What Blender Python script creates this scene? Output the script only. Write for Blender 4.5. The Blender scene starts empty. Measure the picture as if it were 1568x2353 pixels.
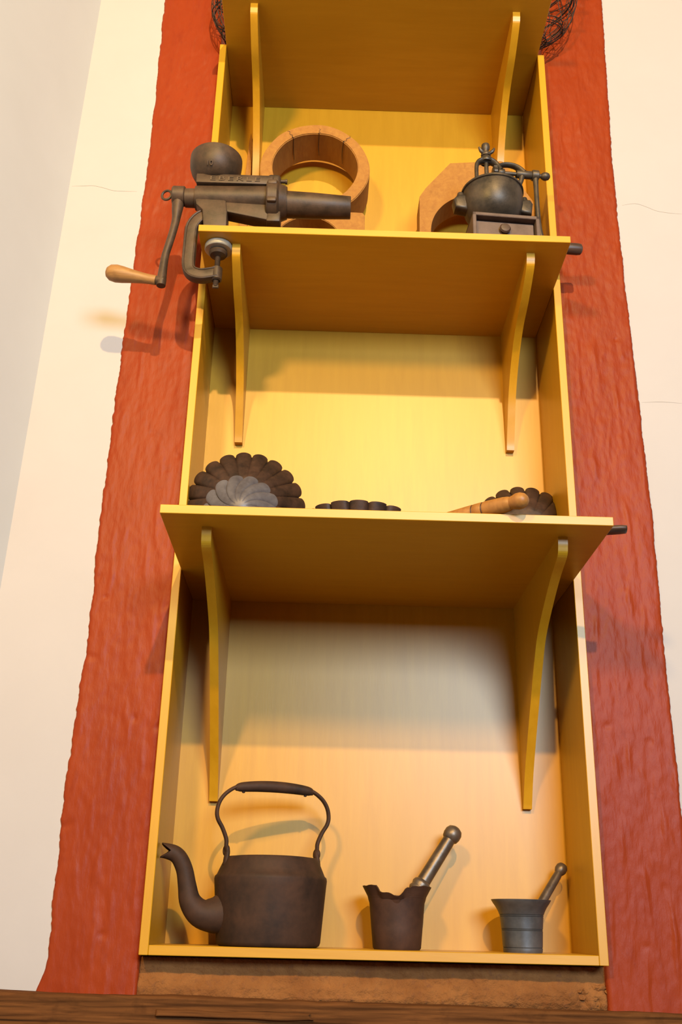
import bpy, bmesh, math, random
from mathutils import Vector, Matrix, noise
random.seed(7)
PI = math.pi
S = bpy.context.scene
C = S.collection

# ------------------------------------------------------------------ camera
cx, cy, cz, pit, yaw, rol, fpx = -0.0977, -1.8786, 0.0498, 0.3893, 0.0122, 0.0239, 2329.92
fw = Vector((math.sin(yaw)*math.cos(pit), math.cos(yaw)*math.cos(pit), math.sin(pit)))
rt = fw.cross(Vector((0, 0, 1))).normalized(); up = rt.cross(fw)
r2 = math.cos(rol)*rt + math.sin(rol)*up; u2 = -math.sin(rol)*rt + math.cos(rol)*up
cam = bpy.data.cameras.new('camera'); cam.sensor_fit = 'VERTICAL'; cam.sensor_height = 36
cam.sensor_width = 24; cam.lens = 36*fpx/2353; cam.clip_start = .05
co = bpy.data.objects.new('camera', cam); C.objects.link(co)
co.matrix_world = Matrix(((r2.x, u2.x, -fw.x, cx), (r2.y, u2.y, -fw.y, cy), (r2.z, u2.z, -fw.z, cz), (0, 0, 0, 1)))
S.camera = co

# ------------------------------------------------------------------ light
W = bpy.data.worlds.new('world'); S.world = W; W.use_nodes = True
W.node_tree.nodes['Background'].inputs[0].default_value = (1.0, .42, .08, 1)
W.node_tree.nodes['Background'].inputs[1].default_value = .05

def lamp(name, kind, loc, energy, col, **kw):
    l = bpy.data.lights.new(name, kind); l.energy = energy; l.color = col
    for k, v in kw.items(): setattr(l, k, v)
    o = bpy.data.objects.new(name, l); C.objects.link(o); o.location = loc
    return o
# tungsten lamp high up in the room (sharp shadows)
s1 = lamp('ceiling_lamp_light', 'SPOT', (.45, -5.0, 3.6), 960, (1.0, .665, .25), shadow_soft_size=.05, spot_size=math.radians(64), spot_blend=1.0)
s1.rotation_euler = (Vector((-.30, .2, 2.0)) - s1.location).to_track_quat('-Z', 'Y').to_euler()
# shaded lamp hanging lower and nearer, to the left
lamp('pendant_lamp_light', 'POINT', (-1.0, -2.75, 1.98), 195, (1.0, .66, .22), shadow_soft_size=.13)
# daylight from a window opposite, to the right
wl = lamp('window_light', 'AREA', (1.25, -4.6, 1.52), 195, (.58, .78, 1.0), shape='RECTANGLE', size=1.7, size_y=1.0)
wl.rotation_euler = (Vector((0, .1, .6)) - wl.location).to_track_quat('-Z', 'Y').to_euler()

vs = S.view_settings
S.display_settings.display_device = 'sRGB'
vs.view_transform = 'Standard'; vs.look = 'None'; vs.gamma = 1; vs.use_curve_mapping = False
vs.exposure = 0.56

# ------------------------------------------------------------------ materials
def nt(name):
    m = bpy.data.materials.new(name); m.use_nodes = True
    t = m.node_tree; b = t.nodes['Principled BSDF']
    return m, t, b
def N(t, kind, **kw):
    n = t.nodes.new(kind)
    for k, v in kw.items():
        if k in n.inputs: n.inputs[k].default_value = v
        else: setattr(n, k, v)
    return n
def coord(t, scale=(1, 1, 1), rot=(0, 0, 0)):
    c = N(t, 'ShaderNodeTexCoord'); mp = N(t, 'ShaderNodeMapping')
    mp.inputs['Scale'].default_value = scale; mp.inputs['Rotation'].default_value = rot
    t.links.new(c.outputs['Object'], mp.inputs['Vector']); return mp.outputs[0]
def noise_n(t, vec, scale, detail=4, rough=.6, dist=0):
    n = N(t, 'ShaderNodeTexNoise'); n.inputs['Scale'].default_value = scale
    n.inputs['Detail'].default_value = detail; n.inputs['Roughness'].default_value = rough
    n.inputs['Distortion'].default_value = dist
    t.links.new(vec, n.inputs['Vector']); return n.outputs['Fac']
def ramp(t, fac, stops):
    r = N(t, 'ShaderNodeValToRGB'); e = r.color_ramp.elements
    while len(e) < len(stops): e.new(.5)
    for i, (p, c) in enumerate(stops): e[i].position = p; e[i].color = (*c, 1)
    t.links.new(fac, r.inputs[0]); return r.outputs[0]
def mix(t, a, b, fac, mode='MIX'):
    m = N(t, 'ShaderNodeMix', data_type='RGBA', blend_type=mode)
    for v, i in ((a, 6), (b, 7)):
        if isinstance(v, tuple): m.inputs[i].default_value = (*v, 1)
        else: t.links.new(v, m.inputs[i])
    if isinstance(fac, float): m.inputs[0].default_value = fac
    else: t.links.new(fac, m.inputs[0])
    return m.outputs[2]
def bump(t, b, h, strength, dist):
    n = N(t, 'ShaderNodeBump'); n.inputs['Strength'].default_value = strength; n.inputs['Distance'].default_value = dist
    t.links.new(h, n.inputs['Height']); t.links.new(n.outputs[0], b.inputs['Normal'])

def mat_board(name, c1, c2, stretch, rough=.40):
    m, t, b = nt(name)
    v = coord(t, stretch)
    f = noise_n(t, v, 6, 6, .65, .4); f2 = noise_n(t, v, 40, 3, .6)
    v0 = coord(t, (1, 1, 1)); f3 = noise_n(t, v0, 3, 3, .5)
    col = ramp(t, f, [(.3, c1), (.7, c2)])
    col = mix(t, col, tuple(x*.9 for x in c1), f2, 'MULTIPLY') if False else col
    col = mix(t, col, tuple(x*.93 for x in c2), ramp(t, f3, [(.45, (0, 0, 0)), (.75, (.6, .6, .6))]))
    t.links.new(col, b.inputs['Base Color']); b.inputs['Roughness'].default_value = rough; b.inputs['Specular IOR Level'].default_value = .5
    bump(t, b, f2, .10, .0005)
    return m
def mat_plaster(name, c1, c2, bs=.4, bd=.002, scale=9, stretch=(1, 1, 1), rough=.7, spec=.5, dirt=None):
    m, t, b = nt(name)
    v = coord(t, stretch)
    f = noise_n(t, v, scale, 6, .6, .3); f2 = noise_n(t, v, scale*6, 5, .6); f3 = noise_n(t, v, scale*22, 3, .5)
    col = ramp(t, f, [(.32, c1), (.68, c2)])
    if dirt:
        col = mix(t, col, dirt, ramp(t, f2, [(.56, (0, 0, 0)), (.75, (.7, .7, .7))]))
    t.links.new(col, b.inputs['Base Color']); b.inputs['Roughness'].default_value = rough
    b.inputs['Specular IOR Level'].default_value = spec
    add = N(t, 'ShaderNodeMath', operation='MULTIPLY_ADD'); add.inputs[1].default_value = .35
    t.links.new(f3, add.inputs[0]); t.links.new(f2, add.inputs[2])
    bump(t, b, add.outputs[0], bs, bd)
    return m
def mat_iron(name, c1, c2, rough=.5, metal=.35, scale=28, bs=.25, spec=.3):
    m, t, b = nt(name)
    v = coord(t); f = noise_n(t, v, scale, 6, .65); f2 = noise_n(t, v, scale*9, 3, .6)
    t.links.new(ramp(t, f, [(.35, c1), (.68, c2)]), b.inputs['Base Color'])
    r = N(t, 'ShaderNodeMapRange'); r.inputs[3].default_value = rough-.1; r.inputs[4].default_value = rough+.15
    t.links.new(f, r.inputs[0]); t.links.new(r.outputs[0], b.inputs['Roughness'])
    b.inputs['Metallic'].default_value = metal; b.inputs['Specular IOR Level'].default_value = spec
    bump(t, b, f2, bs, .0006)
    return m
def mat_wood(name, c1, c2, stretch=(14, 14, 2), rough=.65, spec=.35):
    m, t, b = nt(name)
    v = coord(t, stretch); f = noise_n(t, v, 5, 6, .65, .8)
    v1 = coord(t); f2 = noise_n(t, v1, 30, 5, .6)
    col = ramp(t, f, [(.3, c1), (.7, c2)])
    col = mix(t, col, tuple(x*.72 for x in c1), ramp(t, f2, [(.55, (0, 0, 0)), (.8, (.7, .7, .7))]))
    t.links.new(col, b.inputs['Base Color']); b.inputs['Roughness'].default_value = rough; b.inputs['Specular IOR Level'].default_value = spec
    bump(t, b, f, .3, .0012)
    return m

M = {}
PA, PB = (.42, .198, .003), (.47, .230, .006)
M['board_v'] = mat_board('varnished_board_vertical', PA, PB, (9, 9, .9))
M['board_h'] = mat_board('varnished_board_horizontal', PA, PB, (.9, 9, 9))
M['white'] = mat_plaster('white_plaster', (.365, .330, .318), (.38, .344, .332), .10, .0012, 5)
M['left'] = mat_plaster('pale_plaster', (.50, .485, .455), (.52, .505, .475), .06, .001, 5)
M['red'] = mat_plaster('red_paint', (.195, .0235, .004), (.225, .030, .005), .5, .0020, 13, (1, 1, .3), .46, .14, dirt=(.175, .020, .004))
M['adobe'] = mat_plaster('adobe', (.15, .053, .014), (.235, .093, .026), .8, .005, 14, rough=.9, spec=.15, dirt=(.13, .05, .022))
M['sill'] = mat_wood('weathered_timber', (.055, .020, .006), (.135, .050, .014), (1.5, 18, 26), .9, spec=.08)
M['floor'] = mat_wood('floor_boards', (.13, .05, .016), (.20, .085, .028), (2, 14, 14), .6)
M['iron'] = mat_iron('cast_iron', (.034, .021, .012), (.075, .042, .023), .48, .12)
M['letter'] = mat_iron('worn_raised_iron', (.062, .040, .024), (.105, .064, .038), .45, .1)
M['kettle'] = mat_iron('kettle_iron', (.022, .0125, .0085), (.056, .026, .0145), .6, .0, 16, spec=.16)
M['rust'] = mat_iron('rusty_iron', (.030, .013, .008), (.060, .025, .013), .6, .0, 22)
M['grey'] = mat_iron('grey_bronze', (.065, .066, .070), (.12, .12, .122), .4, .55, 20, .12)
M['pestle'] = mat_iron('worn_bronze', (.07, .050, .037), (.15, .11, .078), .36, .6, 26)
M['pad'] = mat_iron('worn_steel', (.26, .23, .18), (.42, .385, .31), .45, .4, 24, .1)
M['tin'] = mat_iron('blackened_tin', (.022, .013, .009), (.065, .032, .019), .52, .3, 34)
M['tin2'] = mat_iron('bare_tin', (.058, .050, .053), (.11, .10, .105), .40, .15, 30, .1)
M['mill'] = mat_iron('mill_iron', (.032, .026, .020), (.085, .062, .042), .42, .4, 26)
M['millbox'] = mat_iron('mill_box_iron', (.080, .052, .041), (.12, .080, .062), .55, .25, 30)
M['wood'] = mat_wood('old_sawn_wood', (.24, .095, .014), (.31, .140, .022), (16, 3, 16), .75)
M['grip'] = mat_wood('turned_grip_wood', (.19, .085, .022), (.32, .16, .048), (3, 20, 20), .5)
M['rod'] = mat_wood('turned_rod_wood', (.24, .095, .018), (.32, .140, .030), (20, 20, 3), .45)
M['dark'] = mat_wood('dark_handle_wood', (.030, .016, .010), (.07, .036, .022), (3, 20, 20), .45)
M['wire'] = mat_iron('dark_wire', (.02, .012, .008), (.05, .026, .016), .6, .3)

# ------------------------------------------------------------------ helpers
def obj(name, bm, mat, parent=None, smooth=False, loc=None):
    me = bpy.data.meshes.new(name)
    bmesh.ops.recalc_face_normals(bm, faces=bm.faces)
    bm.to_mesh(me); bm.free()
    if smooth:
        for p in me.polygons: p.use_smooth = True
    if mat: me.materials.append(M[mat])
    o = bpy.data.objects.new(name, me); C.objects.link(o)
    if parent: o.parent = parent
    if loc: o.location = loc
    return o
def sharp(o, ang=35):
    o.data.set_sharp_from_angle(angle=math.radians(ang)); return o
def empty(name, loc, label, cat, group=None, rot=(0, 0, 0)):
    o = bpy.data.objects.new(name, None); C.objects.link(o)
    o.location = loc; o.rotation_euler = rot; o.empty_display_size = .03
    return tag(o, label, cat, group)
def tag(o, label, cat=None, group=None, kind=None):
    o['label'] = label
    if cat: o['category'] = cat
    if group: o['group'] = group
    if kind: o['kind'] = kind
    return o
def box(bm, x0, x1, y0, y1, z0, z1, bev=0.0, seg=1):
    b = bmesh.new()
    vs_ = [b.verts.new((x, y, z)) for x in (x0, x1) for y in (y0, y1) for z in (z0, z1)]
    for f in ((0, 1, 3, 2), (4, 6, 7, 5), (0, 4, 5, 1), (2, 3, 7, 6), (0, 2, 6, 4), (1, 5, 7, 3)):
        b.faces.new([vs_[i] for i in f])
    bmesh.ops.recalc_face_normals(b, faces=b.faces)
    if bev: bmesh.ops.bevel(b, geom=b.edges[:], offset=bev, segments=seg, affect='EDGES', profile=.5)
    return merge(bm, b)
def merge(bm, b, mtx=None):
    if mtx is not None: bmesh.ops.transform(b, matrix=mtx, verts=b.verts)
    me = bpy.data.meshes.new('tmp'); b.to_mesh(me); b.free(); bm.from_mesh(me); bpy.data.meshes.remove(me)
    return bm
AX = {'Z': Matrix.Identity(4), 'X': Matrix.Rotation(PI/2, 4, 'Y'), '-X': Matrix.Rotation(-PI/2, 4, 'Y'),
      '-Y': Matrix.Rotation(PI/2, 4, 'X')}
def lathe(bm, prof, seg=40, axis='Z', at=(0, 0, 0), fn=None, rfn=None):
    """prof: (radius, height) pairs; fn(a, i) -> dz; rfn(a, i) -> radius factor"""
    b = bmesh.new(); rings = []
    for i, (r, z) in enumerate(prof):
        if r < 1e-6: rings.append([b.verts.new((0, 0, z))]); continue
        ring = []
        for k in range(seg):
            a = 2*PI*k/seg; rr = r*(rfn(a, i) if rfn else 1)
            ring.append(b.verts.new((rr*math.cos(a), rr*math.sin(a), z + (fn(a, i) if fn else 0))))
        rings.append(ring)
    for i in range(len(rings)-1):
        A, B = rings[i], rings[i+1]
        for k in range(seg):
            k2 = (k+1) % seg
            if len(A) == 1 and len(B) == 1: continue
            if len(A) == 1: b.faces.new((A[0], B[k], B[k2]))
            elif len(B) == 1: b.faces.new((A[k], B[0], A[k2]))
            else: b.faces.new((A[k], B[k], B[k2], A[k2]))
    return merge(bm, b, Matrix.Translation(Vector(at)) @ (AX[axis] if isinstance(axis, str) else axis))
def dirm(d):
    return Vector(d).normalized().to_track_quat('Z', 'Y').to_matrix().to_4x4()
def smoothpath(pts, n):
    P = [Vector(p) for p in pts]; P = [P[0]*2-P[1]] + P + [P[-1]*2-P[-2]]; out = []
    for i in range(1, len(P)-2):
        for k in range(n):
            t = k/n
            out.append(.5*((2*P[i]) + (-P[i-1]+P[i+1])*t + (2*P[i-1]-5*P[i]+4*P[i+1]-P[i+2])*t*t + (-P[i-1]+3*P[i]-3*P[i+1]+P[i+2])*t**3))
    out.append(P[-2]); return out
def tube(bm, pts, rads, seg=12, n=6, closed=False, flat=None, cap=True):
    """pts 3D, rads scalar or list; flat=(fx,fy) scales the section along the (side, other) axes"""
    if isinstance(rads, (int, float)): rads = [rads]*len(pts)
    q = [Vector((*p, r)) if len(p) == 3 else p for p, r in zip([tuple(p) for p in pts], rads)]
    if n > 1:
        P = [q[0]*2-q[1]] + q + [q[-1]*2-q[-2]]; out = []
        for i in range(1, len(P)-2):
            for k in range(n):
                t = k/n
                out.append(.5*((2*P[i]) + (-P[i-1]+P[i+1])*t + (2*P[i-1]-5*P[i]+4*P[i+1]-P[i+2])*t*t + (-P[i-1]+3*P[i]-3*P[i+1]+P[i+2])*t**3))
        out.append(P[-2]); q = out
    b = bmesh.new(); rings = []; L = len(q); ref = None
    for i in range(L):
        p = Vector(q[i][:3])
        d = Vector(q[(i+1) % L][:3])-Vector(q[i-1][:3]) if closed else Vector(q[min(i+1, L-1)][:3])-Vector(q[max(i-1, 0)][:3])
        d.normalize()
        if ref is None: ref = Vector((0, 1, 0)) if abs(d.y) < .9 else Vector((1, 0, 0))
        s = (ref - d*ref.dot(d)).normalized(); ref = s; t_ = d.cross(s)
        fx, fy = flat or (1, 1)
        rings.append([b.verts.new(p + q[i][3]*(fx*math.cos(2*PI*k/seg)*s + fy*math.sin(2*PI*k/seg)*t_)) for k in range(seg)])
    for i in range(L if closed else L-1):
        A, B = rings[i], rings[(i+1) % L]
        for k in range(seg): b.faces.new((A[k], A[(k+1) % seg], B[(k+1) % seg], B[k]))
    if cap and not closed:
        b.faces.new(rings[0]); b.faces.new(rings[-1][::-1])
    return merge(bm, b)
def torus(bm, c, R, r, normal=(0, 0, 1), seg=28, rs=8, sc=(1, 1)):
    m = dirm(normal); pts = [Vector(c) + m.to_3x3() @ Vector((sc[0]*R*math.cos(2*PI*k/seg), sc[1]*R*math.sin(2*PI*k/seg), 0)) for k in range(seg)]
    return tube(bm, pts, r, rs, 1, True)
def prism(bm, outline, y0, y1, holes=(), bev=0.0, seg=2):
    """closed outline in (x, z), extruded along y"""
    b = bmesh.new()
    A = [b.verts.new((x, y0, z)) for x, z in outline]; B = [b.verts.new((x, y1, z)) for x, z in outline]
    b.faces.new(A); b.faces.new(B[::-1]); n = len(A)
    for i in range(n): b.faces.new((A[i], B[i], B[(i+1) % n], A[(i+1) % n]))
    bmesh.ops.recalc_face_normals(b, faces=b.faces)
    if bev:
        ed = [e for e in b.edges if (abs(e.verts[0].co.y-e.verts[1].co.y) < 1e-7)]
        bmesh.ops.bevel(b, geom=ed, offset=bev, segments=seg, affect='EDGES', profile=.5)
    return merge(bm, b)
def plate_with_hole(bm, outer, hole, y0, y1):
    """outer and hole: same number of (x, z) points, walked together; extruded along y"""
    b = bmesh.new(); n = len(outer)
    q = [[b.verts.new((x, y, z)) for x, z in loop] for y in (y0, y1) for loop in (outer, hole)]
    for i in range(n):
        j = (i+1) % n
        b.faces.new((q[0][i], q[0][j], q[1][j], q[1][i])); b.faces.new((q[2][i], q[3][i], q[3][j], q[2][j]))
        b.faces.new((q[0][i], q[2][i], q[2][j], q[0][j])); b.faces.new((q[1][i], q[1][j], q[3][j], q[3][i]))
    return merge(bm, b)
def interp(tab, v):
    if v <= tab[0][0]: return tab[0][1]
    for (a, b), (c, d) in zip(tab, tab[1:]):
        if v <= c: return b+(d-b)*(v-a)/(c-a)
    return tab[-1][1]
def rough_slab(bm, x0f, x1f, z0, z1, yf, yb, nx, nz, disp, z0f=None, z1f=None):
    """slab facing -y with a rough front: x0f/x1f(z) edges, disp(x, z) -> y offset"""
    b = bmesh.new(); g = []
    for j in range(nz+1):
        row = []
        for i in range(nx+1):
            u = i/nx; v = j/nz
            zz = z0+(z1-z0)*v; xx = x0f(zz)+(x1f(zz)-x0f(zz))*u
            lo = z0f(xx) if z0f else z0; hi = z1f(xx) if z1f else z1
            zz = lo+(hi-lo)*v
            e = min(i, nx-i, j, nz-j); drop = .0025 if e == 0 else (.0006 if e == 1 else 0)
            row.append(b.verts.new((xx, yf+drop+disp(xx, zz), zz)))
        g.append(row)
    for j in range(nz):
        for i in range(nx): b.faces.new((g[j][i], g[j][i+1], g[j+1][i+1], g[j+1][i]))
    rim = [g[0][i] for i in range(nx+1)] + [g[j][nx] for j in range(1, nz+1)] + [g[nz][i] for i in range(nx-1, -1, -1)] + [g[j][0] for j in range(nz-1, 0, -1)]
    bk = [b.verts.new((v.co.x, yb, v.co.z)) for v in rim]; n = len(rim)
    for i in range(n): b.faces.new((rim[i], bk[i], bk[(i+1) % n], rim[(i+1) % n]))
    return merge(bm, b)
def nz_(x, y, z, o=0): return noise.noise(Vector((x+o*3.7, y+o*1.3, z-o*2.1)))
def text_mesh(name, body, size, ext, mat, parent, mtx, space=1.0):
    cu = bpy.data.curves.new('t', 'FONT'); cu.body = body; cu.size = size; cu.extrude = ext
    cu.align_x = 'CENTER'; cu.align_y = 'CENTER'; cu.space_character = space; cu.resolution_u = 3
    o = bpy.data.objects.new('t', cu); C.objects.link(o); bpy.context.view_layer.update()
    me = bpy.data.meshes.new_from_object(o.evaluated_get(bpy.context.evaluated_depsgraph_get()))
    bpy.data.objects.remove(o); bpy.data.curves.remove(cu)
    me.transform(mtx); me.name = name; me.materials.clear(); me.materials.append(M[mat])
    r = bpy.data.objects.new(name, me); C.objects.link(r); r.parent = parent
    return r

# ------------------------------------------------------------------ setting
YW = .036
bm = bmesh.new()
xc = lambda z: -.7495+.0138*z
for (x0, x1, z0, z1) in ((None, -.404, -1.45, 4.0), (.404, 2.6, -1.45, 4.0), (-.404, .404, -1.45, -.075), (-.404, .404, 2.95, 4.0)):
    b = bmesh.new()
    A = [(xc(z0) if x0 is None else x0, z0), (x1, z0), (x1, z1), (xc(z1) if x0 is None else x0, z1)]
    va = [b.verts.new((x, YW, z)) for x, z in A]; vb = [b.verts.new((x, .30, z)) for x, z in A]
    b.faces.new(va); b.faces.new(vb[::-1])
    for i in range(4): b.faces.new((va[i], vb[i], vb[(i+1) % 4], va[(i+1) % 4]))
    merge(bm, b)
box(bm, -.404, .404, .222, .30, -.075, 2.95)
wb = obj('wall_back', bm, 'white'); tag(wb, 'cream white plastered wall around the shelf niche', kind='structure')
bm = bmesh.new()
q = [bm.verts.new(v) for v in ((xc(-1.45), YW, -1.45), (xc(4), YW, 4), (xc(4)-.9, -2.6, 4), (xc(-1.45)-.9, -2.6, -1.45),
                               (xc(-1.45)-.15, YW, -1.45), (xc(4)-.15, YW, 4), (xc(4)-1.05, -2.6, 4), (xc(-1.45)-1.05, -2.6, -1.45))]
for f in ((0, 1, 2, 3), (4, 7, 6, 5), (0, 4, 5, 1), (1, 5, 6, 2), (2, 6, 7, 3), (3, 7, 4, 0)): bm.faces.new([q[i] for i in f])
tag(obj('wall_left', bm, 'left'), 'smooth pale wall meeting the plastered wall at the left corner', kind='structure')
bm = bmesh.new(); box(bm, -2.5, 3, -6, .3, -1.55, -1.452)
tag(obj('floor', bm, 'floor'), 'brown wooden floor of the room below the frame', kind='structure')

# red painted bands left and right of the niche
TL = [(-.10, -.585), (-.056, -.572), (-.03, -.563), (-.008, -.560), (.283, -.5660), (.57, -.557), (.80, -.561), (1.2, -.5585), (1.74, -.549), (2.24, -.5556), (2.7, -.556)]
TR = [(-.1, .562), (.288, .562), (.507, .5605), (.83, .5636), (1.135, .5603), (1.415, .555), (1.75, .5546), (2.29, .569), (2.7, .572)]
PITS = [(-.5313, .639, .0030, .0035, .0035), (-.451, .4047, .003, .006, .003), (3.4967, .6886, .002, .008, .0035), (3.5214, 1.2627, .0025, .0025, .0035)]
def rdisp(x, z):
    d = .0022*nz_(x*9, 0, z*4.5) + .0014*nz_(x*60, 2, z*13) + .0008*nz_(x*150, 4, z*50)
    k = nz_(x*75, 7, z*11); d -= .0022*max(0, k-.28)*2.2
    h = nz_(x*38, 9, z*38, 2); d += .006*max(0, h-.62)
    for px, pz, rx, rz, dp in PITS:
        e = ((x-px)/rx)**2 + ((z-pz)/rz)**2
        if e < 6: d += dp*math.exp(-e)
    return d
el = lambda z: interp(TL, z) + .0035*nz_(0, 1, z*16) + .0022*nz_(0, 3, z*70) + .0012*nz_(0, 5, z*180)
er = lambda z: interp(TR, z) + .0018*nz_(2, 1, z*16) + .0014*nz_(2, 3, z*80) + .0010*nz_(2, 5, z*180)
bm = bmesh.new(); rough_slab(bm, el, lambda z: -.4025+.0012*nz_(5, 1, z*30), -.10, 2.75, .0305, .215, 48, 720, rdisp)
tag(obj('trim_1', bm, 'red', smooth=True), 'rough red painted band on the wall left of the shelf unit', kind='structure')
bm = bmesh.new(); rough_slab(bm, lambda z: .4025+.0012*nz_(8, 1, z*30), er, -.10, 2.75, .0305, .215, 48, 720, lambda x, z: rdisp(x+3, z))
tag(obj('trim_2', bm, 'red', smooth=True), 'rough red painted band on the wall right of the shelf unit', kind='structure')
# adobe infill under the unit
def adisp(x, z):
    d = .004*nz_(x*9, 1, z*20) + .003*nz_(x*40, 2, z*40) + .0015*nz_(x*120, 3, z*120)
    d -= .010*max(0, min(1, (-.028-z)/.02))*(1-max(0, min(1, (-.062-z)/.014)))*.6
    if x > .33: d += .012*max(0, nz_(x*60, 6, z*60))*min(1, (x-.33)/.05)
    return d
bm = bmesh.new(); rough_slab(bm, lambda z: -.404, lambda z: .404, -.085, -.003, .041, .215, 330, 42, adisp)
tag(obj('trim_3', bm, 'adobe', smooth=True), 'strip of crumbling bare adobe plaster right below the shelf unit', kind='structure')
random.seed(11)
for k in range(9):
    b = bmesh.new(); bmesh.ops.create_icosphere(b, subdivisions=2, radius=.5)
    sx, sy, sz = random.uniform(.010, .024), .016, random.uniform(.007, .014)
    ox, oz = random.uniform(.355, .410), random.uniform(-.066, -.018)
    for v in b.verts:
        v.co *= 1+.45*nz_(v.co.x*2.3+k*5, v.co.y*2.3, v.co.z*2.3)
        v.co = Vector((v.co.x*sx+ox, v.co.y*sy+.043, v.co.z*sz+oz))
    obj('rubble', b, 'adobe', bpy.data.objects['trim_3'])
# timber sill
def sdisp(x, z):
    return .004*nz_(x*3, 1, z*60) + .0025*nz_(x*8, 2, z*220) + .004*min(0, nz_(x*2.2, 5, z*130)+.18)*-3 + .016*max(0, nz_(x*1.6+4, 3, z*95+x*1.5)-.25)
stop = lambda x: -.066-.0085*x*1.2 + .003*nz_(x*5, 3, 0) + .0015*nz_(x*28, 3, 0)
bm = bmesh.new(); rough_slab(bm, lambda z: -1.3, lambda z: 1.5, -.26, -.066, -.012, .034, 460, 110, sdisp, None, stop)
tag(obj('trim_4', bm, 'sill', smooth=True), 'dark weathered timber beam along the bottom of the wall', kind='structure')
b = bmesh.new()
def spl(x): return -.083-.006*x + .002*nz_(x*14, 8, 1)
rough_slab(b, lambda z: -.36, lambda z: -.105+.01*nz_(z*90, 0, 0), -.094, -.080, -.020, .0, 120, 8, lambda x, z: .0025*nz_(x*10, 4, z*150), lambda x: spl(x)-.010-.004*nz_(x*9, 2, 7), spl)
sp = obj('splinter', b, 'sill', smooth=True); sp.parent = bpy.data.objects['trim_4']

# ------------------------------------------------------------------ shelf unit
HI, HO, DB, TH = .384, .400, .198, .016
unit = empty('shelf_unit', (0, 0, 0), 'tall yellow varnished wooden shelf unit with curved brackets set in the wall', 'shelf unit')
for s in (-1, 1):
    bm = bmesh.new(); box(bm, min(s*HI, s*HO), max(s*HI, s*HO), 0, .212, 0, 2.056, .0009); obj('side_panel', bm, 'board_v', unit)
bm = bmesh.new(); box(bm, -HI, HI, DB, .212, TH, 2.066, 0); obj('back_panel', bm, 'board_v', unit)
bm = bmesh.new(); box(bm, -HI, HI, .001, .212, 0, TH, .0009); obj('bottom_board', bm, 'board_h', unit)
SH = [(.689, .294), (1.3663, .167), (2.0505, .167)]
for zb, pr in SH:
    bm = bmesh.new(); box(bm, -HI+.0003, HI-.0003, -pr, DB, zb, zb+TH, .0009); obj('shelf', bm, 'board_h', unit)
def bracket(zb, prof, zend, X):
    pts = smoothpath([(y, z, 0) for y, z in prof], 6)
    out = [(p.x, p.y) for p in pts] + [(DB, zend), (DB, zb)]
    b = bmesh.new()
    A = [b.verts.new((X-.0085, y, z)) for y, z in out]; B = [b.verts.new((X+.0085, y, z)) for y, z in out]
    b.faces.new(A); b.faces.new(B[::-1]); n = len(A)
    for i in range(n): b.faces.new((A[i], B[i], B[(i+1) % n], A[(i+1) % n]))
    bm = bmesh.new(); merge(bm, b); sharp(obj('bracket', bm, 'board_v', unit, True), 9)
pB = [(-.236, .689), (-.2335, .672), (-.222, .656), (-.170, .640), (-.106, .6125), (-.028, .570), (.018, .5225), (.060, .470), (.115, .397), (.156, .338), (.180, .290), (.186, .275)]
pA = [(-.128, 1.3663), (-.126, 1.350), (-.112, 1.334), (-.050, 1.303), (.025, 1.277), (.086, 1.2325), (.131, 1.178), (.157, 1.124), (.176, 1.078), (.182, 1.058)]
for s in (-1, 1):
    bracket(.689, pB, .275, s*.310)
    bracket(1.3663, pA, 1.058, s*.308)
    bracket(2.0505, [(y, z+.6842) for y, z in pA], 1.742, s*.308)

# ------------------------------------------------------------------ kettle
kt = empty('kettle', (-.186, .093, TH), 'dark iron kettle with arched bail handle and curved spout', 'kettle', rot=(0, 0, math.radians(17)))
bm = bmesh.new()
lathe(bm, [(0, 0), (.086, 0), (.0915, .003), (.0935, .008), (.0975, .055), (.1015, .100), (.1028, .112), (.1018, .117), (.0985, .120), (.0945, .129), (.0895, .140), (.0865, .1475), (.084, .150), (.078, .150), (.074, .147), (0, .147)], 64)
sharp(obj('body', bm, 'kettle', kt, True), 40)
bm = bmesh.new(); lathe(bm, [(0, .1475), (.070, .1475), (.073, .149), (.071, .1515), (.03, .1530), (0, .1530)], 48); obj('lid', bm, 'kettle', kt, True)
# spout along local -x
bm = bmesh.new()
sp_pts = [(-.082, 0, .054), (-.105, 0, .050), (-.128, 0, .054), (-.1455, 0, .072), (-.153, 0, .098), (-.159, 0, .122), (-.168, 0, .140), (-.178, 0, .150), (-.191, 0, .1545), (-.199, 0, .1555)]
sp_r = [.036, .0295, .0240, .0195, .0165, .0152, .0148, .0142, .0132, .013]
tube(bm, sp_pts, sp_r, 20, 5, cap=False)
for v in bm.verts:            # beak: top and bottom lips reach out, the sides are cut back
    if v.co.x < -.184:
        k = min(1, (-.184-v.co.x)/.015); dz = min(1, abs(v.co.z-.155)/.013)
        v.co.x += (-.006*dz + .011*(1-dz))*k
so = obj('spout', bm, 'kettle', kt, True)
md = so.modifiers.new('wall', 'SOLIDIFY'); md.thickness = .0022; md.offset = -1
for s in (-1, 1):
    bm = bmesh.new()
    tube(bm, [(s*.0865, -.006, .132), (s*.0860, -.005, .146), (s*.0845, -.004, .156), (s*.084, 0, .163)], [.010, .0085, .0075, .006], 12, 4, flat=(1.1, .6))
    torus(bm, (s*.086, 0, .160), .0070, .0038, (1, .2, 0), 16, 8)
    obj('handle_lug', bm, 'kettle', kt, True)
bm = bmesh.new()
hp = [(-.0905, 0, .150), (-.0935, 0, .166), (-.0945, 0, .180), (-.1035, 0, .199), (-.1135, 0, .214), (-.1165, 0, .228), (-.112, 0, .246), (-.099, 0, .262), (-.076, 0, .2745), (-.04, 0, .2795), (0, 0, .2805)]
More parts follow.
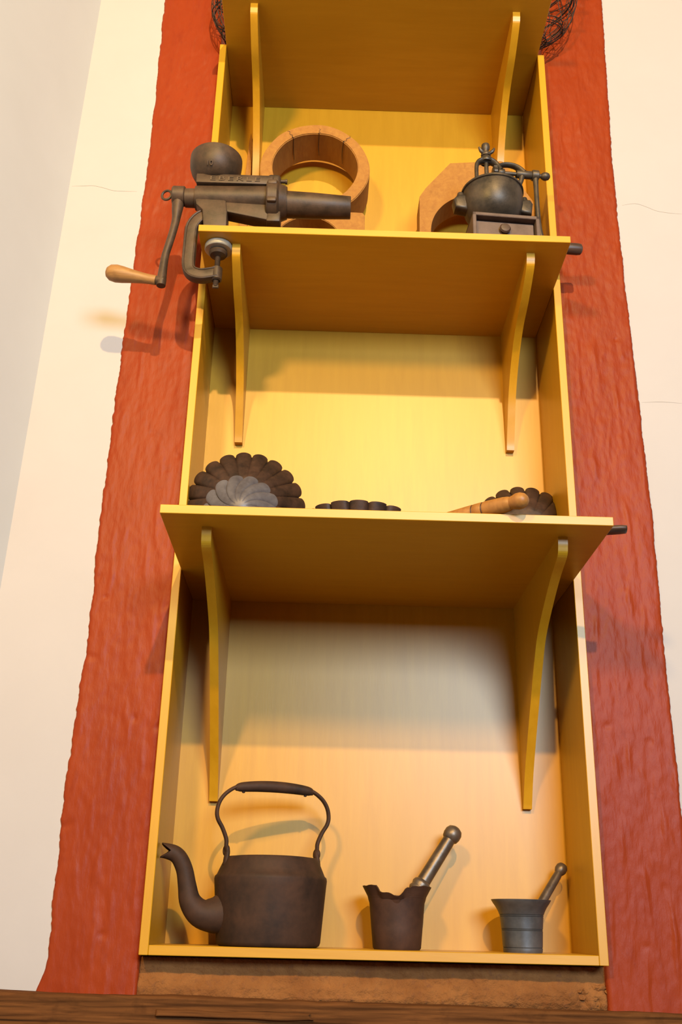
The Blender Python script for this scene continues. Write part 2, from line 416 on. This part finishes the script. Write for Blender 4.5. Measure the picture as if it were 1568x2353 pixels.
hp = [(x*.925, y, z) for x, y, z in hp]
hp = hp + [(-x, y, z) for x, y, z in hp[-2::-1]]
tube(bm, hp, .0043, 10, 5, flat=(1.5, .85)); obj('bail', bm, 'kettle', kt, True)
bm = bmesh.new()
gp = [(-.076, 0, .2705), (-.065, 0, .2735), (-.033, 0, .2765), (0, 0, .2775), (.033, 0, .2765), (.065, 0, .2735), (.076, 0, .2705)]
tube(bm, gp, [.0045, .0085, .0100, .0104, .0100, .0085, .0045], 14, 5, flat=(1.0, 1.0))
for s in (-1, 1): lathe(bm, [(0, 0), (.003, .001), (.0028, .006), (0, .007)], 10, 'Z', (s*.060, 0, .2625))
obj('grip', bm, 'kettle', kt, True)

# ------------------------------------------------------------------ mortars and pestles
def notch(a, i):
    k = 0
    for c, w, d in ((-1.80, .46, .0165), (-1.32, .10, .003), (1.75, .60, .019)):
        x = (a-2*PI if a > PI else a)-c; k = max(k, d*max(0, 1-abs(x/w)**5)*(1+.25*math.sin(x*9))*.9)
    j = .0006*math.sin(a*7)+.0005*math.sin(a*17+1)
    return {6: -k*.35, 7: -k+j, 8: -k+j, 9: -k*.8}.get(i, 0)
mo = empty('mortar', (.046, .108, TH), 'rusty brown iron mortar with a broken notched rim beside the kettle', 'mortar')
bm = bmesh.new()
lathe(bm, [(0, 0), (.041, 0), (.0435, .003), (.0465, .035), (.0505, .078), (.0528, .085), (.0535, .0885), (.0632, .1065), (.0595, .1070), (.048, .088), (.040, .03), (.03, .012), (0, .010)], 90, fn=notch)
sharp(obj('bowl', bm, 'rust', mo, True), 40)
bm = bmesh.new(); torus(bm, (0, 0, .0885), .0522, .0016, seg=64); obj('moulding', bm, 'rust', mo, True)
def pestle(name, loc, tip, prof, mat, label):
    o = empty(name, loc, label, 'pestle'); m = dirm(Vector(tip)-Vector(loc))
    for nm, pf in prof:
        bm = bmesh.new(); lathe(bm, pf, 32, m); sharp(obj(nm, bm, mat, o, True), 50)
    return o
L1 = (Vector((.155, .142, .2205))-Vector((.028, .105, .031))).length
pestle('pestle', (.028, .105, .031), (.155, .142, .2205), [
    ('pounder', [(0, 0), (.012, .001), (.0165, .008), (.0165, .025), (.0135, .05), (.0125, .098)]),
    ('collar', [(.0125, .098), (.0165, .101), (.0185, .106), (.0165, .1105), (.0165, .112), (.0180, .117), (.0165, .122), (.0130, .125)]),
    ('shaft', [(.0130, .125), (.0128, .135), (.0122, L1-.022), (.0118, L1-.014)]),
    ('knob', [(.0118, L1-.014), (.0150, L1-.011), (.0168, L1-.004), (.0166, L1+.004), (.0135, L1+.0105), (.007, L1+.0145), (0, L1+.0155)])],
    'pestle', 'thick brown bronze pestle leaning in the broken rusty mortar')
mo2 = empty('mortar', (.274, .108, TH), 'small grey metal mortar with flared rim and grooved bands at the right', 'mortar')
def gr(z): return [(0, z-.0009), (-.0008, z), (0, z+.0009)]
pf = [(0, 0), (.0345, 0), (.0352, .002)]
base = [(.0, .0353), (.005, .0355), (.035, .0372), (.055, .0388), (.062, .0398), (.070, .0425), (.078, .0475), (.084, .0520), (.0885, .0546)]
zs = [.005, .0075, .0083, .0091, .012, .020, .030, .0362, .037, .0378, .0385, .0393, .0401, .0425, .050, .056, .0596, .0604, .0612, .0624, .0632, .064, .068, .073, .078, .083, .0875, .0890]
gv = {.0083, .037, .0393, .0604, .0632}
for z in zs: pf.append((interp(base, z) - (.0011 if z in gv else 0), z))
pf += [(.0520, .0893), (.044, .078), (.033, .05), (.028, .015), (0, .010)]
bm = bmesh.new(); lathe(bm, pf, 64); sharp(obj('bowl', bm, 'grey', mo2, True), 25)
L2 = (Vector((.362, .152, .1635))-Vector((.262, .100, .0285))).length
pestle('pestle', (.262, .100, .0285), (.362, .152, .1635), [
    ('shaft', [(0, 0), (.011, .001), (.013, .008), (.0115, .025), (.0088, .06), (.0080, L2-.020), (.0074, L2-.012)]),
    ('knob', [(.0074, L2-.012), (.0090, L2-.0095), (.0112, L2-.004), (.0110, L2+.003), (.0085, L2+.0075), (.004, L2+.0098), (0, L2+.0102)])],
    'pestle', 'thin grey pestle leaning in the small flared mortar')

# ------------------------------------------------------------------ fluted moulds on the middle shelf
ZB = .689+TH
def flute_mould(bm, rim, basr, h, nf, amp, th=.0022, twist=0.0, deep=.25):
    per = 12; seg = nf*per
    def f(a, i):
        x = (a*nf/(2*PI)) % 1.0
        return (1-amp) + amp*2.0*math.sqrt(max(0, .25-(x-.5)**2))
    rows = []
    for k in range(9):
        t = k/8; rows.append((basr+(rim-basr)*t**.85, h*t, t))
    b = bmesh.new(); rings = []
    for (r, z, t) in rows + [(rim-th*1.2, h, 1.)] + [(basr+(rim-basr)*(k/8)**.85-th*1.4, max(th, h*k/8), k/8) for k in range(7, -1, -1)]:
        ring = []
        for s in range(seg):
            a = 2*PI*s/seg; aa = a+twist*t
            am = f(a, 0); rr = r*(1+(am-1)*(deep+(1-deep)*t))
            ring.append(b.verts.new((rr*math.cos(aa), rr*math.sin(aa), z)))
        rings.append(ring)
    for A, B in zip(rings, rings[1:]):
        for s in range(seg): b.faces.new((A[s], B[s], B[(s+1) % seg], A[(s+1) % seg]))
    b.faces.new(rings[0][::-1]); b.faces.new(rings[-1])
    merge(bm, b)
def mould(name, loc, rot, label, mat, *a, **k):
    bm = bmesh.new(); flute_mould(bm, *a, **k)
    o = obj(name, bm, mat, None, True); sharp(o, 50); o.location = loc; o.rotation_euler = rot
    return tag(o, label, 'baking mould')
# base towards the viewer, rim against the back: local +z -> +y
mould('fluted_mould', (-.266, -.040, .8190), (math.radians(-90+9), 0, .06), 'big blackened fluted baking mould tipped up at the left end of the shelf', 'tin', .124, .045, .075, 21, .085)
mould('fluted_mould', (-.266, -.118, .7765), (math.radians(-90+8), .1, .05), 'small bare silvery fluted mould with swirling ribs before the big black mould', 'tin2', .0745, .012, .042, 14, .13, twist=.6, deep=.7)
mould('fluted_mould', (-.045, -.066, ZB+.0005), (0, 0, .1), 'low dark fluted mould lying in the middle of the shelf', 'tin', .108, .080, .069, 17, .10)
mould('fluted_mould', (.312, .085, .8150), (math.radians(-90+12), 0, -.1), 'dark fluted baking mould behind the turned wooden rod', 'tin', .119, .055, .075, 21, .085)
# turned rod whose knobbed end sticks over the shelf front
rod = empty('turned_rod', (.224, -.318, .7205), 'turned light wooden rod with ball end poking over the shelf front', 'rod')
m = dirm(Vector((-.235, .20, -.002)))
for nm, pf, mt in (('ball_end', [(0, -.012), (.006, -.0112), (.0110, -.007), (.0140, 0), (.0142, .007), (.0122, .014), (.0108, .020)], 'rod'),
                   ('shaft', [(.0108, .020), (.0125, .024), (.0138, .034), (.0150, .068), (.0149, .07), (.0140, .0712), (.0140, .0728), (.0150, .074), (.0150, .0900), (.0140, .0912), (.0140, .0928), (.0150, .094), (.0146, .12), (.0130, .20), (.0110, .28), (0, .281)], 'rod')):
    bm = bmesh.new(); lathe(bm, pf, 32, m); sharp(obj(nm, bm, mt, rod, True), 45)
for d in (.072, .092):
    bm = bmesh.new(); lathe(bm, [(.0141, d-.0009), (.0146, d-.0009), (.0146, d+.0009), (.0141, d+.0009)], 32, m); obj('burnt_ring', bm, 'dark', rod, True)
bm = bmesh.new()
tube(bm, [(.15, -.165, ZB+.0072), (.30, -.188, ZB+.0072), (.405, -.214, ZB+.0080), (.428, -.2175, ZB+.0085)], [.011, .011, .0120, .0105], 14, 4, flat=(1.15, .62))
b_ = obj('handle_bar', bm, 'dark', None, True); tag(b_, 'dark flat handle end sticking out past the right end of the middle shelf', 'handle')

# ------------------------------------------------------------------ wooden forms on the upper shelf
ZA = 1.3663+TH
YF, YBk = .077, .172
def ring_pts(cx_, cz_, r, n=96, e=0):
    return [(cx_+r*(1+e*math.cos(2*PI*k/n*3+1))*math.cos(2*PI*k/n), cz_+r*(1+e*math.cos(2*PI*k/n*3+1))*math.sin(2*PI*k/n)) for k in range(n)]
RC = (-.157, 1.7510)
bm = bmesh.new(); plate_with_hole(bm, ring_pts(*RC, .1325, 96, .006), ring_pts(RC[0]+.001, RC[1]+.002, .1030, 96, -.006), YF, YBk)
bmesh.ops.bevel(bm, geom=[e for e in bm.edges if len(e.link_faces) == 2 and e.calc_face_angle(0) > .9], offset=.002, segments=2, affect='EDGES')
for v in bm.verts:
    d = nz_(v.co.x*14, v.co.y*10, v.co.z*14)*.0022
    r_ = Vector((v.co.x-RC[0], 0, v.co.z-RC[1])).normalized(); v.co += r_*d; v.co.y += .0012*nz_(v.co.x*30, 2, v.co.z*30)
wr = sharp(obj('wooden_ring', bm, 'wood', None, True), 40); tag(wr, 'thick round wooden hoop standing on the rectangular wooden block', 'wooden form')
for a, l in ((2.13, 1), (1.50, .6), (.87, 1)):         # drying cracks in the hoop
    bm = bmesh.new(); p0 = []
    for k in range(7):
        r_ = .104+(.027*l)*k/6; aa = a+.035*math.sin(k*2.3)*(.6)
        p0.append((RC[0]+r_*math.cos(aa), YF-.0001, RC[1]+r_*math.sin(aa)))
    tube(bm, [(RC[0]+.1028*math.cos(a), YBk-.02, RC[1]+.1028*math.sin(a)), (RC[0]+.1028*math.cos(a+.02), .12, RC[1]+.1028*math.sin(a+.02))] + p0, [.0004, .0008]+[.0009, .0008, .0007, .0007, .0006, .0006, .0003], 6, 2)
    obj('crack', bm, 'dark', wr)
def square_loop(x0, x1, z0, z1, c, r, n=96):
    """points on a rounded rectangle hit by rays from c, matching ring_pts order"""
    out = []
    for k in range(n):
        a = 2*PI*k/n; dx, dz = math.cos(a), math.sin(a); t = 9
        if dx > 1e-9: t = min(t, (x1-c[0])/dx)
        if dx < -1e-9: t = min(t, (x0-c[0])/dx)
        if dz > 1e-9: t = min(t, (z1-c[1])/dz)
        if dz < -1e-9: t = min(t, (z0-c[1])/dz)
        x, z = c[0]+t*dx, c[1]+t*dz
        for X in (x0+r, x1-r):
            for Z in (z0+r, z1-r):
                if (x-X)*(1 if X > c[0] else -1) > 0 and (z-Z)*(1 if Z > c[1] else -1) > 0:
                    v = Vector((x-X, z-Z)); v = v.normalized()*r; x, z = X+v.x, Z+v.y
        out.append((x, z))
    return out
BC = (-.166, 1.5225)
bm = bmesh.new(); plate_with_hole(bm, square_loop(-.306, -.034, ZA+.0003, 1.6205, BC, .008), ring_pts(*BC, .0800), YF-.002, YBk)
bmesh.ops.bevel(bm, geom=[e for e in bm.edges if len(e.link_faces) == 2 and e.calc_face_angle(0) > .9], offset=.0015, segments=2, affect='EDGES')
wbk = sharp(obj('wooden_block', bm, 'wood', None, True), 40); tag(wbk, 'rectangular wooden block with a round hole under the wooden hoop', 'wooden form')
OC = (.232, 1.578)
def poly_loop(poly, c, n=96):
    out = []
    for k in range(n):
        a = 2*PI*k/n; d = Vector((math.cos(a), math.sin(a))); best = None
        for i in range(len(poly)):
            p = Vector(poly[i])-Vector(c); q_ = Vector(poly[(i+1) % len(poly)])-Vector(c); e = q_-p
            den = d.x*e.y-d.y*e.x
            if abs(den) < 1e-12: continue
            t = (p.x*e.y-p.y*e.x)/den; u = (p.x*d.y-p.y*d.x)/den
            if t > 0 and -1e-6 <= u <= 1+1e-6 and (best is None or t < best): best = t
        out.append((c[0]+d.x*best, c[1]+d.y*best))
    return out
octp = [(.095, ZA+.0003), (.370, ZA+.0003), (.370, 1.672), (.300, 1.792), (.172, 1.780), (.112, 1.703), (.0965, 1.676)]
bm = bmesh.new(); plate_with_hole(bm, poly_loop(octp, OC, 240), ring_pts(*OC, .1090, 240), .080, .150)
ob = sharp(obj('wooden_block', bm, 'wood', None, True), 30); tag(ob, 'wooden block with angled corners and round hole behind the coffee mill', 'wooden form')
bm = bmesh.new(); prism(bm, [(-.353, ZA+.0004), (-.322, ZA+.0004), (-.3215, 1.905), (-.328, 1.945), (-.331, 1.925)], .178, .190, bev=.001)
tag(obj('wooden_stick', bm, 'wood'), 'narrow pointed wooden stick leaning behind the upper left bracket', 'stick')

# ------------------------------------------------------------------ meat grinder clamped on the left end of the upper shelf
GY = -.120
gd = empty('meat_grinder', (-.36, GY, ZA), 'cast iron meat grinder with crank clamped to the left end of the upper shelf', 'meat grinder')
def G(bm, name, mat='iron', sm=True, ang=35, parent=gd):
    bmesh.ops.translate(bm, verts=bm.verts, vec=(.36, -GY, -ZA))
    o = obj(name, bm, mat, parent, sm)
    return sharp(o, ang) if sm else o
bm = bmesh.new()
lathe(bm, [(0, -.425), (.020, -.425), (.0205, -.404), (.0255, -.403), (.0265, -.398), (.0275, -.34), (.0300, -.26), (.0305, -.238), (0, -.238)], 40, 'X', (0, GY, 1.4865))
box(bm, -.4015, -.238, GY-.027, GY+.027, 1.508, 1.5315, .0025, 2)
prism(bm, [(-.345, 1.478), (-.235, 1.472), (-.235, 1.4245), (-.247, 1.4235), (-.332, 1.441), (-.345, 1.446)], GY-.017, GY+.017, bev=.004)
prism(bm, [(-.403, 1.478), (-.337, 1.478), (-.331, 1.44), (-.330, ZA+.0008), (-.377, ZA+.0008), (-.3845, 1.443), (-.3985, 1.457)], GY-.020, GY+.020, bev=.004)
G(bm, 'barrel')
bm = bmesh.new()
lathe(bm, [(0, -.250), (.0435, -.250), (.046, -.247), (.046, -.228), (.043, -.2245), (.0405, -.2235), (.034, -.2075), (0, -.2075)], 44, 'X', (0, GY, 1.4810))
box(bm, -.2515, -.2225, GY-.017, GY+.017, 1.51, 1.5460, .008, 4)
box(bm, -.249, -.219, GY-.018, GY+.018, 1.4200, 1.45, .004, 2)
for k in range(6):
    a = k*PI/3+.5; box(bm, -.248, -.228, GY-.044*math.cos(a)-.006, GY-.044*math.cos(a)+.006, 1.481+.044*math.sin(a)-.006, 1.481+.044*math.sin(a)+.006, .003, 2)
lathe(bm, [(0, -.223), (.0042, -.223), (.0042, -.2135), (.0055, -.213), (.0055, -.209), (0, -.2085)], 12, 'X', (0, GY-.006, 1.5335))
G(bm, 'locking_ring')
bm = bmesh.new(); lathe(bm, [(.0285, -.2085), (.0285, -.2), (.0275, -.15), (.0240, -.0725), (.0232, -.0712), (.0185, -.0712), (.0215, -.15), (.022, -.2)], 40, 'X', (0, GY, 1.4775))
for v in bm.verts: v.co.z -= .0030*(v.co.x+.2085)/.137
G(bm, 'stuffing_tube')
bm = bmesh.new()
lathe(bm, [(0, 1.526), (.027, 1.526), (.037, 1.5325), (.0455, 1.5405), (.0515, 1.552), (.0550, 1.564), (.0562, 1.578), (.0560, 1.590), (.0548, 1.5915), (.0535, 1.590), (.0525, 1.576), (.049, 1.560), (.043, 1.547), (.030, 1.538), (0, 1.535)], 56, 'Z', (-.3655, GY, 0))
G(bm, 'hopper')
bm = bmesh.new()
cp = [(-.374, 1.4430), (-.392, 1.430), (-.4035, 1.410), (-.4055, 1.385), (-.4055, 1.345), (-.4055, 1.322), (-.4025, 1.303), (-.393, 1.2925), (-.377, 1.2885), (-.361, 1.2910), (-.3455, 1.2950)]
sm_ = smoothpath([(x, z, 0) for x, z in cp], 5); Lp = []; Rp = []
for i, p in enumerate(sm_):
    d = (sm_[min(i+1, len(sm_)-1)]-sm_[max(i-1, 0)]).normalized(); nrm = Vector((-d.y, d.x, 0)); w = .0130
    Lp.append(p+nrm*w); Rp.append(p-nrm*w)
prism(bm, [(p.x, p.y) for p in Lp] + [(p.x, p.y) for p in Rp[::-1]], GY-.010, GY+.010, bev=.002)
tube(bm, [(p.x, GY-.010, p.y) for p in [a.lerp(b, .9) for a, b in zip(Lp, Rp)][::2]], .0026, 8, 1)
tube(bm, [(p.x, GY-.010, p.y) for p in [a.lerp(b, .1) for a, b in zip(Lp, Rp)][::2]], .0020, 8, 1)
lathe(bm, [(.008, 1.2780), (.0115, 1.2800), (.0120, 1.294), (.0115, 1.308), (.008, 1.3095)], 20, 'Z', (-.3455, GY, 0))
G(bm, 'clamp')
bm = bmesh.new()
thr = [(0, 1.2640), (.0045, 1.2640)]
z = 1.266
while z < 1.336: thr += [(.0058, z), (.0048, z+.0012)]; z += .0024
thr += [(.0085, 1.338), (.0165, 1.3400), (.0195, 1.3450), (.0185, 1.3500), (.012, 1.3530), (0, 1.3530)]
lathe(bm, thr, 20, 'Z', (-.3455, GY, 0))
box(bm, -.352, -.339, GY-.003, GY+.003, 1.2600, 1.2685, .0015, 1)
scw = G(bm, 'clamp_screw')
bm = bmesh.new(); lathe(bm, [(0, 1.3515), (.020, 1.3515), (.0275, 1.3525), (.0290, 1.3545), (.0290, 1.3625), (.0275, 1.3655), (0, 1.3658)], 40, 'Z', (-.3455, GY, 0)); pd = G(bm, 'clamp_pad', 'pad', parent=scw)
tag(pd, 'pale worn metal pad')
bm = bmesh.new()
lathe(bm, [(0, -.4530), (.019, -.4530), (.0215, -.4505), (.0215, -.4275), (.0195, -.4255), (0, -.4255)], 32, 'X', (0, GY, 1.4905))
tube(bm, [(-.4395, GY, 1.478), (-.4400, GY, 1.455), (-.4405, GY, 1.430), (-.4440, GY, 1.400), (-.4500, GY, 1.365), (-.4552, GY, 1.334), (-.4568, GY, 1.300), (-.4575, GY, 1.276), (-.4575, GY, 1.262)], [.0135, .0115, .0088, .0082, .0080, .0080, .0088, .0100, .0095], 14, 5)
lathe(bm, [(0, -.469), (.0090, -.469), (.0098, -.467), (.0098, -.452), (0, -.450)], 20, 'X', (0, GY, 1.2745))
ck = G(bm, 'crank')
bm = bmesh.new(); torus(bm, (-.4655, GY, 1.4925), .0108, .0028, (.25, 1, .1)); lathe(bm, [(.003, -.4560), (.003, -.452)], 8, 'X', (0, GY, 1.4925)); G(bm, 'eye_bolt', parent=ck)
bm = bmesh.new()
hd = Vector((-.570+.469, 0, .0165)); mh = dirm(hd); Lh = hd.length
lathe(bm, [(0, 0), (.0098, 0), (.0102, .004), (.0100, .012), (.0112, .028), (.0140, .050), (.0172, .070), (.0185, .084), (.0165, .096), (.0105, .1035), (.004, .106), (0, .1064)], 32, mh, (-.469, GY, 1.2750))
hg = G(bm, 'crank_handle', 'grip', parent=ck); tag(hg, 'turned worn wooden grip')
off = Matrix.Translation((.36, -GY, -ZA))
RX = Matrix.Rotation(PI/2, 4, 'X')
text_mesh('lettering', 'EBERLE', .0145, .0013, 'letter', gd, off @ Matrix.Translation((-.319, GY-.0272, 1.5180)) @ RX @ Matrix.Scale(1.85, 4, (1, 0, 0)), 1.35)
text_mesh('numeral', '10', .0125, .0013, 'letter', gd, off @ Matrix.Translation((-.3730, GY-.0470, 1.5420)) @ Matrix.Rotation(PI/2+.58, 4, 'X') @ Matrix.Scale(1.2, 4), 1.05)

# ------------------------------------------------------------------ coffee mill at the right end of the upper shelf
MY = -.070
ml = empty('coffee_mill', (.252, MY, ZA), 'black cast iron coffee mill with round bowl and side crank on the upper shelf', 'coffee mill', rot=(0, 0, math.radians(4)))
def Q(bm, name, mat='mill', sm=True, ang=35, parent=ml):
    bmesh.ops.translate(bm, verts=bm.verts, vec=(-.252, -MY, -ZA))
    o = obj(name, bm, mat, parent, sm)
    return sharp(o, ang) if sm else o
bm = bmesh.new()
x0, x1, y0, y1, z0, z1 = .181, .325, MY-.071, MY+.071, ZA, 1.4555
box(bm, x0, x0+.008, y0, y1, z0, z1, .0012); box(bm, x1-.008, x1, y0, y1, z0, z1, .0012)
box(bm, x0, x1, y0, y1, z1-.0085, z1, .0012); box(bm, x0, x1, y0, y1, z0, z0+.008, .0012); box(bm, x0+.004, x1-.004, y1-.006, y1, z0, z1, 0)
Q(bm, 'base_box', 'millbox')
bm = bmesh.new(); box(bm, x0+.0095, x1-.0095, y0+.014, y1-.012, z0+.0095, z1-.0115, .0015); dr = Q(bm, 'drawer', 'millbox')
bm = bmesh.new(); lathe(bm, [(.0065, 0), (.0065, .002), (.0110, .004), (.0120, .007), (.0095, .0105), (0, .0115)], 24, '-Y', (.2515, y0+.014, 1.4235)); kn = Q(bm, 'knob', 'dark', parent=dr); tag(kn, 'dark round drawer knob')
bm = bmesh.new()
lathe(bm, [(.050, 1.4555), (.048, 1.459), (.034, 1.470), (.033, 1.480), (.044, 1.486), (.0555, 1.497), (.0625, 1.512), (.0660, 1.530), (.0668, 1.548), (.0660, 1.560), (.0690, 1.561), (.0690, 1.5655), (.0665, 1.567), (.060, 1.566), (.057, 1.55), (.045, 1.51), (.02, 1.49), (0, 1.488)], 56, 'Z', (.243, MY, 0))
Q(bm, 'bowl')
for s, xx, zz in ((-1, .1715, 1.531), (1, .3150, 1.531)):
    bm = bmesh.new()
    prism(bm, [(xx-.014, zz-.020), (xx+.012, zz-.024), (xx+.016, zz+.004), (xx+.010, zz+.015), (xx-.008, zz+.015), (xx-.018, zz+.002)], MY-.016, MY+.016, bev=.006, seg=3)
    lathe(bm, [(.008, 0), (.008, .012), (.0065, .0175), (.003, .020), (0, .0205)], 16, 'Z', (xx, MY, zz+.010))
    Q(bm, 'lug')
bm = bmesh.new()
# yoke: two uprights, a top bridge and an arm carrying the crank shaft
tube(bm, [(.209, MY, 1.566), (.2095, MY, 1.61), (.2105, MY, 1.640), (.2165, MY, 1.652), (.231, MY, 1.6565), (.247, MY, 1.654), (.258, MY, 1.644), (.2645, MY, 1.630)], [.0048, .0044, .0048, .0062, .008, .0068, .0062, .0070], 12, 5, flat=(1.5, 1))
tube(bm, [(.2645, MY, 1.630), (.2650, MY, 1.605), (.2660, MY, 1.566)], [.007, .0058, .0052], 12, 4)
tube(bm, [(.2600, MY, 1.643), (.275, MY, 1.6490), (.292, MY, 1.6485), (.306, MY, 1.642), (.318, MY, 1.629)], [.0052, .0052, .0052, .0058, .0066], 12, 5, flat=(1.5, 1))
tube(bm, [(.313, MY, 1.622), (.3105, MY, 1.608), (.305, MY, 1.592), (.298, MY, 1.575), (.294, MY, 1.564)], [.0070, .0056, .0050, .0052, .006], 12, 4)
lathe(bm, [(.008, .300), (.0092, .302), (.0092, .334), (.008, .336)], 24, 'X', (0, MY, 1.6255))
lathe(bm, [(.0085, .2585), (.0095, .260), (.0095, .2715), (.0085, .273)], 24, 'X', (0, MY, 1.6255))
lathe(bm, [(.013, 1.6505), (.0145, 1.653), (.0140, 1.660), (.0110, 1.665), (.008, 1.668)], 24, 'Z', (.2325, MY, 0))
Q(bm, 'yoke')
bm = bmesh.new()
lathe(bm, [(0, 1.560), (.0048, 1.560), (.0048, 1.668), (.0105, 1.6685), (.0115, 1.672), (.0105, 1.676), (.0055, 1.6775), (.0052, 1.682), (.0060, 1.6845), (.0088, 1.689), (.0098, 1.695), (.0088, 1.701), (.005, 1.7045), (0, 1.7055)], 24, 'Z', (.2325, MY, 0))
for s in (-1, 1): tube(bm, [(.2325+s*.004, MY-.004, 1.673), (.2325+s*.013, MY-.008, 1.677), (.2325+s*.0175, MY-.010, 1.685)], [.0035, .0042, .0022], 8, 3)
Q(bm, 'adjusting_screw')
def gear(bm, c, r, teeth, axis, w, rb):
    prof = [(rb, -w), (r, -w*.6), (r, w*.6), (rb, w)]
    lathe(bm, [(0, -w)] + prof + [(0, w)], teeth*6, axis, c, rfn=lambda a, i: 1+.13*(1 if (a*teeth/(2*PI)) % 1 < .5 else 0) if i in (2, 3) else 1)
bm = bmesh.new(); gear(bm, (.2325, MY, 1.578), .033, 22, 'Z', .006, .030); Q(bm, 'gear', sm=False)
bm = bmesh.new(); gear(bm, (.2515, MY, 1.6255), .0135, 10, 'X', .006, .010); Q(bm, 'pinion', sm=False)
bm = bmesh.new()
lathe(bm, [(0, .250), (.0046, .250), (.0046, .3355), (.0115, .336), (.0122, .338), (.0122, .350), (.0105, .3515), (.0050, .3525), (.0045, .3565), (.0070, .359), (.0092, .364), (.0095, .369), (.0075, .3745), (.003, .3775), (0, .378)], 24, 'X', (0, MY, 1.6255))
tube(bm, [(.3440, MY, 1.618), (.3440, MY, 1.590), (.3440, MY, 1.54), (.3450, MY, 1.49), (.3490, MY, 1.458), (.356, MY, 1.443)], [.0068, .0056, .0056, .0058, .0060, .0065], 12, 5)
mc = Q(bm, 'crank')
bm = bmesh.new(); lathe(bm, [(0, .350), (.0075, .350), (.0095, .356), (.0115, .38), (.0128, .41), (.0130, .427), (.0118, .4345), (.008, .4375), (0, .438)], 24, 'X', (0, MY, 1.4330)); mg = Q(bm, 'crank_handle', 'dark', parent=mc); tag(mg, 'dark wooden crank grip')

# ------------------------------------------------------------------ wire baskets on the top board
ZT = 2.0505+TH
def basket(loc, prof, nw, ry, ringz, label):
    o = empty('wire_basket', loc, label, 'basket', 'wire baskets on the top board')
    rf = lambda z: interp([(b, a) for a, b in prof], z)
    zt = prof[-1][1]; bm = bmesh.new()
    for k in range(nw):
        for s in (-1, 1):
            pts = []
            for i in range(13):
                z = .002+(zt-.002)*i/12; a = 2*PI*k/nw + s*(.16*math.sin(i*PI/4) + .10*nz_(k*1.7, i*.6, s*3))
                r = rf(z); pts.append((r*math.cos(a), r*ry*math.sin(a), z))
            tube(bm, pts, .0011, 5, 2)
    w_ = obj('wire_lattice', bm, 'wire', o); w_['kind'] = 'stuff'
    for z in ringz:
        bm = bmesh.new()
        for d in (-.002, .0, .0025):
            torus(bm, (0, 0, z+d), rf(z)+.0006*random.random(), .0013, (0.01*random.random(), .01, 1), 48, 5, (1, ry))
        obj('ring', bm, 'wire', o)
    return o
basket((-.328, -.020, ZT), [(.066, 0), (.072, .010), (.088, .040), (.097, .075), (.098, .10), (.093, .14), (.080, .19)], 16, .62, [.006, .07, .13, .186], 'dark wire basket peeking out at the left end of the top board')
basket((.360, -.018, ZT), [(.036, .0), (.055, .012), (.092, .048), (.116, .10), (.128, .15), (.132, .21)], 16, .5, [.004, .040, .100, .16, .208], 'dark wire basket bulging out at the right end of the top board')

# hairline cracks in the white plaster
M['hair'] = mat_plaster('crack_edge', (.22, .19, .15), (.26, .23, .19), .1, .001, 9)
CR = [[(-.7212, 1.6374), (-.695, 1.639), (-.6709, 1.6407), (-.645, 1.635), (-.6239, 1.6287), (-.595, 1.6275), (-.5682, 1.6284)], [(.5681, 1.6331), (.5995, 1.6394), (.625, 1.631), (.6489, 1.62), (.68, 1.615), (.7076, 1.6135)], [(.567, 1.1097), (.61, 1.1125), (.6544, 1.1105)]]
for pts in CR:
    bm = bmesh.new(); tube(bm, [(x, YW, z) for x, z in pts], [.0002]+[.00045]*(len(pts)-2)+[.0002], 6, 4)
    obj('crack', bm, 'hair', wb)
